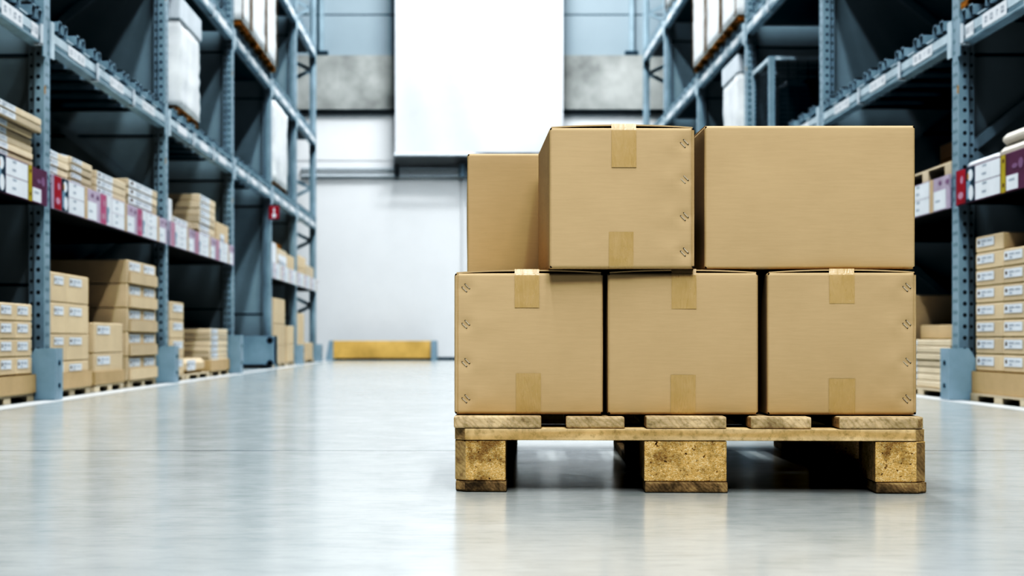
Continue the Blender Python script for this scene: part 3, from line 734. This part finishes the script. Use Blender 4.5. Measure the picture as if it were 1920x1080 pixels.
# grey mesh cage on the right middle level
cz0 = BT(2, 11.2); cz1 = 2.30; y0, y1 = 11.50, 12.15; u0, u1 = .0, 1.0
e = empty('mesh_cage', (X(1, .5), (y0 + y1) / 2, cz0), 'grey steel mesh cage box on the right rack behind the second upright', 'cage')
for (uu, yy) in ((u0, y0), (u1, y0), (u0, y1), (u1, y1)):
    m = MB(); m.box(X(1, uu + (-.0 if uu == u0 else -.045)), X(1, uu + (.045 if uu == u0 else 0)), yy - .0225, yy + .0225, cz0, cz1); m.build('corner_post', STEEL, e, e.location)
for z in (cz1 - .03, cz0 + .04):
    m = MB(); m.box(X(1, u0), X(1, u0 + .04), y0 + .023, y1 - .023, z, z + .03); m.box(X(1, u1 - .04), X(1, u1), y0 + .023, y1 - .023, z, z + .03)
    m.box(X(1, u0 + .046), X(1, u1 - .046), y0 - .02, y0 + .02, z, z + .03); m.box(X(1, u0 + .046), X(1, u1 - .046), y1 - .02, y1 + .02, z, z + .03)
    m.build('rail', BEAMP if z > 2 else STEEL, e, e.location)
m = MB()
n = 14
for i in range(1, n):
    t = i / n; z = cz0 + .07 + (cz1 - cz0 - .1) * t
    m.box(X(1, u0 + .046), X(1, u1 - .046), y0 - .003, y0 + .003, z - .003, z + .003); m.box(X(1, u0 + .017), X(1, u0 + .023), y0 + .023, y1 - .023, z - .003, z + .003)
    u = u0 + (u1 - u0) * t
    m.box(X(1, u - .003), X(1, u + .003), y0 + .0035, y0 + .009, cz0 + .07, cz1 - .03)
for i in range(1, 10):
    y = y0 + (y1 - y0) * i / 10; m.box(X(1, u0 + .0235), X(1, u0 + .029), y - .003, y + .003, cz0 + .07, cz1 - .03)
m.build('wire_mesh', STEELD, e, e.location)
m = MB(); m.box(X(1, u0 + .046), X(1, u1 - .046), y0 + .024, y1 - .024, cz0 + .005, cz0 + .02); m.build('cage_floor', STEELD, e, e.location)
carton('dark_bundle', 1, .1, .92, 11.56, 12.08, cz0 + .0215, cz0 + .42, 'dark bundle lying inside the grey steel mesh cage', 'bundle', mat=STEELD, bevel=.05)

# ------------------------------------------------------------------ the timber pallet in front
PS = 2.72 / F                                   # metres per pixel at the pallet's front
PC = 1292.0
def lx(px): return (px - PC) * PS
pal = empty('timber_pallet', (wx(PC, 2.72), 2.72, 0), 'worn timber pallet carrying the six brown boxes on the concrete floor', 'pallet', 'timber pallets', rz=math.radians(-2.6))
ZB, ZK, ZS, ZT = .0185, .0880, .1085, .1295
LEN = 1.2
def cham(x0, x1, y0, y1, cl=0, cr=0, cf=True, cb=True):
    p = []
    p += [(x0 + cl, y0), ] if (cl and cf) else [(x0, y0)]
    p += [(x1 - cr, y0), (x1, y0 + cr)] if (cr and cf) else [(x1, y0)]
    p += [(x1, y1 - cr), (x1 - cr, y1)] if (cr and cb) else [(x1, y1)]
    p += [(x0 + cl, y1), (x0, y1 - cl)] if (cl and cb) else [(x0, y1)]
    if cl and cf: p.append((x0, y0 + cl))
    return p
C_ = .019
DB = [(850, 1015.5, .0, 0), (1061.5, 1172, 0, 0), (1212, 1362.5, 0, 0), (1407, 1520.5, 0, 0), (1571, 1730, 0, .014)]
for i, (a, b, cl, cr) in enumerate(DB):
    y0 = (0.0, .004, .002, .003, .001)[i]
    m = MB(); m.prism(cham(lx(a), lx(b), y0, LEN - y0, cl, cr), ZS + .0006, ZT + (0, -.001, .0002, -.0004, -.0002)[i]); m.build('deck_board', PDECK, pal, bevel=.0035)
for (y0, y1) in ((.001, .145), (.5275, .6725), (1.055, 1.199)):
    fr, bk = y0 < .1, y1 > 1.1
    m = MB(); m.prism(cham(lx(851), lx(1733), y0, y1, C_, C_, fr, bk) if (fr or bk) else cham(lx(851), lx(1733), y0, y1), ZK + .0006, ZS); m.build('stringer_board', PSTR, pal, bevel=.0012)
BL = [(851.5, 948, C_, 0), (1208.5, 1362.5, 0, 0), (1638, 1735, 0, C_)]
for (a, b, cl, cr) in BL:
    for (y0, y1) in ((.002, .145), (.5275, .6725), (1.055, 1.198)):
        fr, bk = y0 < .1, y1 > 1.1
        m = MB(); m.prism(cham(lx(a), lx(b), y0, y1, cl if (fr or bk) else 0, cr if (fr or bk) else 0, fr, bk), ZB + .0006, ZK); m.build('block', CHIP, pal, bevel=.002)
    m = MB(); m.prism(cham(lx(a + 1), lx(b + 2), 0.0, LEN, cl, cr), .0006, ZB); m.build('skid_board', PBOT, pal, bevel=.003)

CUTW = wood('cut_corner_wood_and_shade', (.66, .50, .30), (.55, .41, .24), 'Y', 50, .45)  # cut end grain, darkened further to paint the corners' side shade
for o in pal.children:
    me = o.data; me.materials.append(CUTW)
    for p in me.polygons:
        if abs(p.normal.z) < .15 and .5 < abs(p.normal.x) < .87 and p.area > 1.2e-4: p.material_index = len(me.materials) - 1
# pallet on the right shelf, raised on steel risers, under a brown load
ledge(1, .03, 1.0, 7.24, 8.06, SH + .1165, 'pale timber pallet standing on the right shelf behind first upright', h=.078, mat=FLATC)
for yy, nm in ((7.29, 'nearer'), (7.65, 'middle'), (8.01, 'farther')):
    m = MB(); m.box(X(1, .02), X(1, 1.05), yy - .045, yy + .045, SH + .0005, SH + .116)
    tag(m.build('steel_riser', STEEL, None, (X(1, .5), yy, SH)), 'blue-grey steel riser under the %s edge of the right shelf pallet' % nm if nm != 'middle' else 'blue-grey steel riser under the middle of the right shelf pallet', 'riser')
zt = SH + .1165 + .078 + .001
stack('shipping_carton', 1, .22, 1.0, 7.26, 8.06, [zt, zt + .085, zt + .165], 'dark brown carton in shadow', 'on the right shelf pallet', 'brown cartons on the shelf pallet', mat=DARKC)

# ------------------------------------------------------------------ the six boxes on the pallet
def rbox_coord(n, half, r, extra=()):
    c = [-half, half]
    for t in (.25, .5, .75, 1.0): c += [-half + r * t, half - r * t]
    k = max(2, n); c += [(-half + r) + (2 * half - 2 * r) * i / k for i in range(1, k)]
    c += list(extra)
    c = sorted(set(round(x, 6) for x in c)); out = [c[0]]
    for x in c[1:]:
        if x - out[-1] > 2e-4: out.append(x)
    return out
def big_box(label, W, D, H, loc, rz, tape=None, staples=(), joint=None, seam_front=True, bulge=.0045, bow=.0022, seed=0):
    """closed carton; local x right, y back, z up; front face at y=0"""
    rnd = random.Random(seed)
    e = empty('cardboard_box', loc, label, 'box', 'brown boxes on the pallet', rz)
    r = .0055
    ex = []
    if joint is not None: ex = [joint - .0012, joint, joint + .0012]
    st = list(staples)
    for (sx, sz) in st: ex += [sx + d for d in (-.03, -.02, -.012, -.006, 0, .006, .012, .02)]
    ex = [q for q in ex if -W/2 + .0008 < q < W/2 - .0008]
    ez = []
    for (sx, sz) in st: ez += [sz - H/2 + d for d in (-.02, -.012, -.006, 0, .006, .012, .02)]
    xs = rbox_coord(14, W/2, r, ex); zs_ = rbox_coord(14, H/2, r, ez); ys = rbox_coord(6, D/2, r)
    half = Vector((W/2, D/2, H/2))
    ph = [rnd.uniform(0, 6) for _ in range(6)]
    def deform(p):
        p = Vector(p)
        inn = Vector([max(-half[i] + r, min(half[i] - r, p[i])) for i in range(3)])
        d = p - inn
        q = inn + d.normalized() * r if d.length > 1e-9 else p.copy()
        cx = math.cos(math.pi/2 * min(1, abs(p.x) / half.x)); cy = math.cos(math.pi/2 * min(1, abs(p.y) / half.y)); cz = math.cos(math.pi/2 * min(1, abs(p.z) / half.z))
        if abs(p.y + half.y) < 1e-6:
            q.y -= bow * cx * cz
            q.y += .0006 * math.sin(p.x * 31 + ph[0]) * math.sin(p.z * 27 + ph[1]) * cz
            if joint is not None: q.y += .0026 * max(0, 1 - abs(p.x - joint) / .0012)
            for (sx, sz) in st:
                dx, dz = p.x - sx, p.z - (sz - H/2)
                q.y += .0024 * math.exp(-(dx*dx / .00016 + dz*dz / .00009)) - .0016 * math.exp(-((dx + .022*(1 if sx > 0 else -1))**2 / .0003 + dz*dz / .0003))
        elif abs(p.x - half.x) < 1e-6: q.x += bow * cy * cz
        elif abs(p.x + half.x) < 1e-6: q.x -= bow * cy * cz
        q.y += half.y; q.z += half.z
        return tuple(q)
    m = MB()
    def grid(A, B, f):
        for i in range(len(A) - 1):
            for j in range(len(B) - 1):
                m.face([deform(f(A[i], B[j])), deform(f(A[i+1], B[j])), deform(f(A[i+1], B[j+1])), deform(f(A[i], B[j+1]))])
    grid(xs, zs_, lambda a, b: (a, -D/2, b)); grid(xs, zs_, lambda a, b: (a, D/2, b))
    grid(ys, zs_, lambda a, b: (-W/2, a, b)); grid(ys, zs_, lambda a, b: (W/2, a, b))
    grid(xs, ys, lambda a, b: (a, b, -H/2)); grid(xs, ys, lambda a, b: (a, b, H/2))
    body = m.build('carton_body', CARD, e, smooth=True)
    # dark slots at the four visible corners of the front face
    m = MB()
    for sx in (-1, 1):
        for z in (H - .0030, .0030):
            x = sx * (W/2 - .0030); n = 8
            m.face([(x + .0019*math.cos(2*math.pi*i/n), -.0004 + .0014, z + .0019*math.sin(2*math.pi*i/n)) for i in range(n)])
    m.build('corner_slot', BLACK, e)
    # two top flaps hinged on the sides, meeting over the middle with a gap below their front edge
    t = .0026; g = .0008; n = 10
    if seam_front:
        for s in (-1, 1):
            m = MB()
            def pz(x): return H - .0016 + bulge * (1 - (abs(x) / (W/2)) ** 2.2)
            pr = []
            xsq = [s * (g + (W/2 - .0035 - g) * i / n) for i in range(n + 1)]
            top = [(x, pz(x) + t) for x in xsq]; bot = [(x, pz(x)) for x in reversed(xsq)]
            m.prism_y(top + bot, .0022, D - .0022)
            m.build('top_flap', [CARD], e)
    else:
        for s in (0, 1):
            m = MB(); nn = 10; pr = []
            yq = [(.005 + (D/2 - .006) * i / nn) if s == 0 else (D - .005 - (D/2 - .006) * i / nn) for i in range(nn + 1)]
            def pz2(y): return H - .0024 + bulge * (1 - (abs(y - D/2) / (D/2)) ** 2.2)
            b0 = len(m.v)
            for x in (-W/2 + .002, W/2 - .002):
                m.v += [(x, y, pz2(y) + t) for y in yq] + [(x, y, pz2(y)) for y in reversed(yq)]
            N = 2 * (nn + 1)
            m.f.append(tuple(range(b0, b0 + N))); m.m.append(0); m.f.append(tuple(range(b0 + 2*N - 1, b0 + N - 1, -1))); m.m.append(0)
            for i in range(N):
                j = (i + 1) % N; m.f.append((b0 + i, b0 + j, b0 + N + j, b0 + N + i)); m.m.append(0)
            m.build('top_flap', [CARD], e)
    # tape strips
    if tape:
        for (x0, x1, zt0, zt1, k) in tape:
            m = MB(); dl = .0007
            xq = [x0 + (x1 - x0) * q / 8 for q in range(9)]
            def fy(x, z):
                cx = math.cos(math.pi/2 * min(1, abs(x) / half.x)); cz = math.cos(math.pi/2 * min(1, abs(z - half.z) / half.z))
                return -bow * cx * cz - dl
            za, zb_ = max(zt0, r), min(zt1, H - r)
            rows = [[(x, fy(x, za + (zb_ - za) * i / 8), za + (zb_ - za) * i / 8) for x in xq] for i in range(9)]
            arc = [math.radians(d) for d in (15, 30, 45, 60, 75, 90)]
            if k == 'top':      # over the edge and along the flap seam
                rows += [[(x, r - (r + dl) * math.cos(a) + fy(x, H - r) + dl, H - r + (r + dl) * math.sin(a)) for x in xq] for a in arc[:4]]
                hz = H - .0016 + bulge + t + .0008
                for i in range(0, 6): rows.append([(x, .0012 + (D - .004) * i / 5, hz + .0002) for x in xq])
            else:
                rows = [[(x, r - (r + dl) * math.cos(a) + fy(x, r) + dl, r - (r + dl) * math.sin(a)) for x in xq] for a in reversed(arc[:4])] + rows
            for i in range(len(rows) - 1):
                for q in range(8): m.face([rows[i][q], rows[i][q+1], rows[i+1][q+1], rows[i+1][q]])
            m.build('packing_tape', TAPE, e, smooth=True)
    # wire staples in slanting pairs
    for (sx, sz) in st:
        cx = math.cos(math.pi/2 * min(1, abs(sx) / half.x)); cz = math.cos(math.pi/2 * min(1, abs(sz - H/2) / half.z))
        m = MB()
        for (ox, oz) in ((.0026, .0026), (-.0026, -.0026)):
            a = (sx + ox - .0038, -bow*cx*cz + .0004, sz + oz + .0040); b = (sx + ox + .0038, -bow*cx*cz + .0004, sz + oz - .0038)
            m.tube(a, b, .00055, 6, 0)
            for c in (a, b):
                m.face([(c[0] + .0011*math.cos(2*math.pi*i/7), c[1] - .0001 if False else c[1] + .0002, c[2] + .0011*math.sin(2*math.pi*i/7)) for i in range(7)], 1)
        m.build('staple', [STAPLE, BLACK], e)
    return e

YB1 = 2.755
SB = YB1 / F
def bz(py, Y=YB1): return wz(py, Y)
rz = math.radians(-1.6)
def staples_for(pxc, pys, bxc, z0, Y): return [((pxc - bxc) * Y / F, wz(p, Y) - z0) for p in pys]
z0 = ZT + .0015
HL = .2452
def place(px0, px1, Y): return (wx((px0 + px1) / 2, Y), Y, )
def tapes(c, ht, hb, bxc, z0, H, Y):
    (a0, a1, ay), (b0, b1, by) = ht, hb
    return [((a0 - bxc)*Y/F, (a1 - bxc)*Y/F, wz(ay, Y) - z0, H - .0003, 'top'), ((b0 - bxc)*Y/F, (b1 - bxc)*Y/F, .0003, wz(by, Y) - z0, 'bottom')]
D_ = .365
# lower row
Y = 2.772; c = (852 + 1131) / 2
big_box('lower brown box stapled along its left edge, end of the row', (1131 - 852) * Y / F, D_, HL, (wx(c, Y), Y, z0), math.radians(-1.2),
        tapes(0, (965, 1011, 577), (967.5, 1014, 700), c, z0, HL, Y), staples_for(873.5, (540, 608, 680, 748), c, z0, Y), joint=-(c - 858.5)*Y/F, seed=1)
Y = 2.762; c = (1139.5 + 1422) / 2
big_box('lower middle brown box, taped but without staples', (1422 - 1139.5) * Y / F, D_, HL, (wx(c, Y), Y, z0), math.radians(-.8),
        tapes(0, (1259, 1305.5, 579), (1257.5, 1304, 703), c, z0, HL, Y), seed=2)
Y = 2.752; c = (1439 + 1718) / 2
big_box('lower brown box under the wide box, stapled down its outer edge', (1718 - 1439) * Y / F, D_, HL, (wx(c, Y), Y, z0), math.radians(-1.6),
        tapes(0, (1555, 1602, 569), (1554, 1603, 710), c, z0, HL, Y), staples_for(1699.5, (539, 608, 679, 748), c, z0, Y), joint=(1713.5 - c)*Y/F, seed=3)
# a second row behind, carrying the far upper box
for i, (c, nm) in enumerate(((1010, 'beneath the far plain box'), (1283, 'behind the lower middle box'), (1556, 'behind the lower box under the wide box'))):
    Y = 3.155
    big_box('rear lower brown box on the pallet, %s' % nm, .246, D_, HL, (wx(c, 2.77) + .02, Y, z0), math.radians(-1.5), seed=10 + i)
# upper row
z1 = z0 + HL + .0062
Y = 2.745; c = (1030 + 1303) / 2; HU = wz(239, Y) - z1
big_box('upper brown box stapled down one edge, standing over the lower gap', (1303 - 1030) * Y / F, D_, HU, (wx(c, Y), Y, z1), math.radians(.5),
        tapes(0, (1146.5, 1193, 314), (1141.5, 1187.5, 435), c, z1, HU, Y), staples_for(1283.5, (269, 336.5, 406, 472.5), c, z1, Y), joint=(1298 - c)*Y/F, seed=4)
Y = 2.765; c = (1321 + 1716) / 2
big_box('wide upper brown box turned sideways, without tape or staples', (1716 - 1321) * Y / F, .262, wz(235.5, Y) - z1, (wx(c, Y), Y, z1), math.radians(-.6), seam_front=False, bulge=.002, seed=5)
Y = 3.165; x0 = wx(876, Y); W_ = .365
big_box('plain far upper brown box half hidden behind the stapled upper box', W_ - .08, .262, wz(288, Y) - z1, (x0 + (W_ - .08) / 2, Y, z1), math.radians(-.6), seam_front=False, bulge=.002, seed=6)

# ------------------------------------------------------------------ light
def area(name, loc, rot, sx, sy, power, col=(1, 1, 1)):
    l = bpy.data.lights.new(name, 'AREA'); l.shape = 'RECTANGLE'; l.size = sx; l.size_y = sy; l.energy = power; l.color = col
    o = bpy.data.objects.new(name, l); COL.objects.link(o); o.location = loc; o.rotation_euler = rot; return o
for x in (-.5, .9):
    area('strip_light', (x, 8.5, 7.2), (0, 0, 0), .25, 23, 800, (.95, .98, 1.0))
fl = area('front_fill_light', (.3, -1.0, 4.4), (math.radians(39), 0, 0), 2.6, 1.0, 27, (.98, .99, 1.0)); fl.data.spread = math.radians(75)  # added fill behind the camera to brighten the box fronts
area('wall_fill_light', (.9, 17.2, 7.6), (math.radians(48), 0, 0), 3.0, .5, 200, (.95, .98, 1.0))  # added fill aimed at the end wall to whiten it
w = bpy.data.worlds.new('world'); SC.world = w; w.use_nodes = True
bg = w.node_tree.nodes['Background']; bg.inputs[0].default_value = (.72, .88, 1.0, 1); bg.inputs[1].default_value = 0.05
SC.cycles.diffuse_bounces = 1
SC.view_settings.view_transform = 'Standard'; SC.view_settings.look = 'None'
SC.view_settings.exposure = 0.25; SC.view_settings.gamma = 0.84
SC.view_settings.use_curve_mapping = True
cm = SC.view_settings.curve_mapping; cm.black_level = (.016, .0155, .015); cm.extend = 'EXTRAPOLATED'
cu = cm.curves[3]
for p in ((.10, .042), (.30, .262), (.60, .61)): cu.points.new(*p)
cm.update()
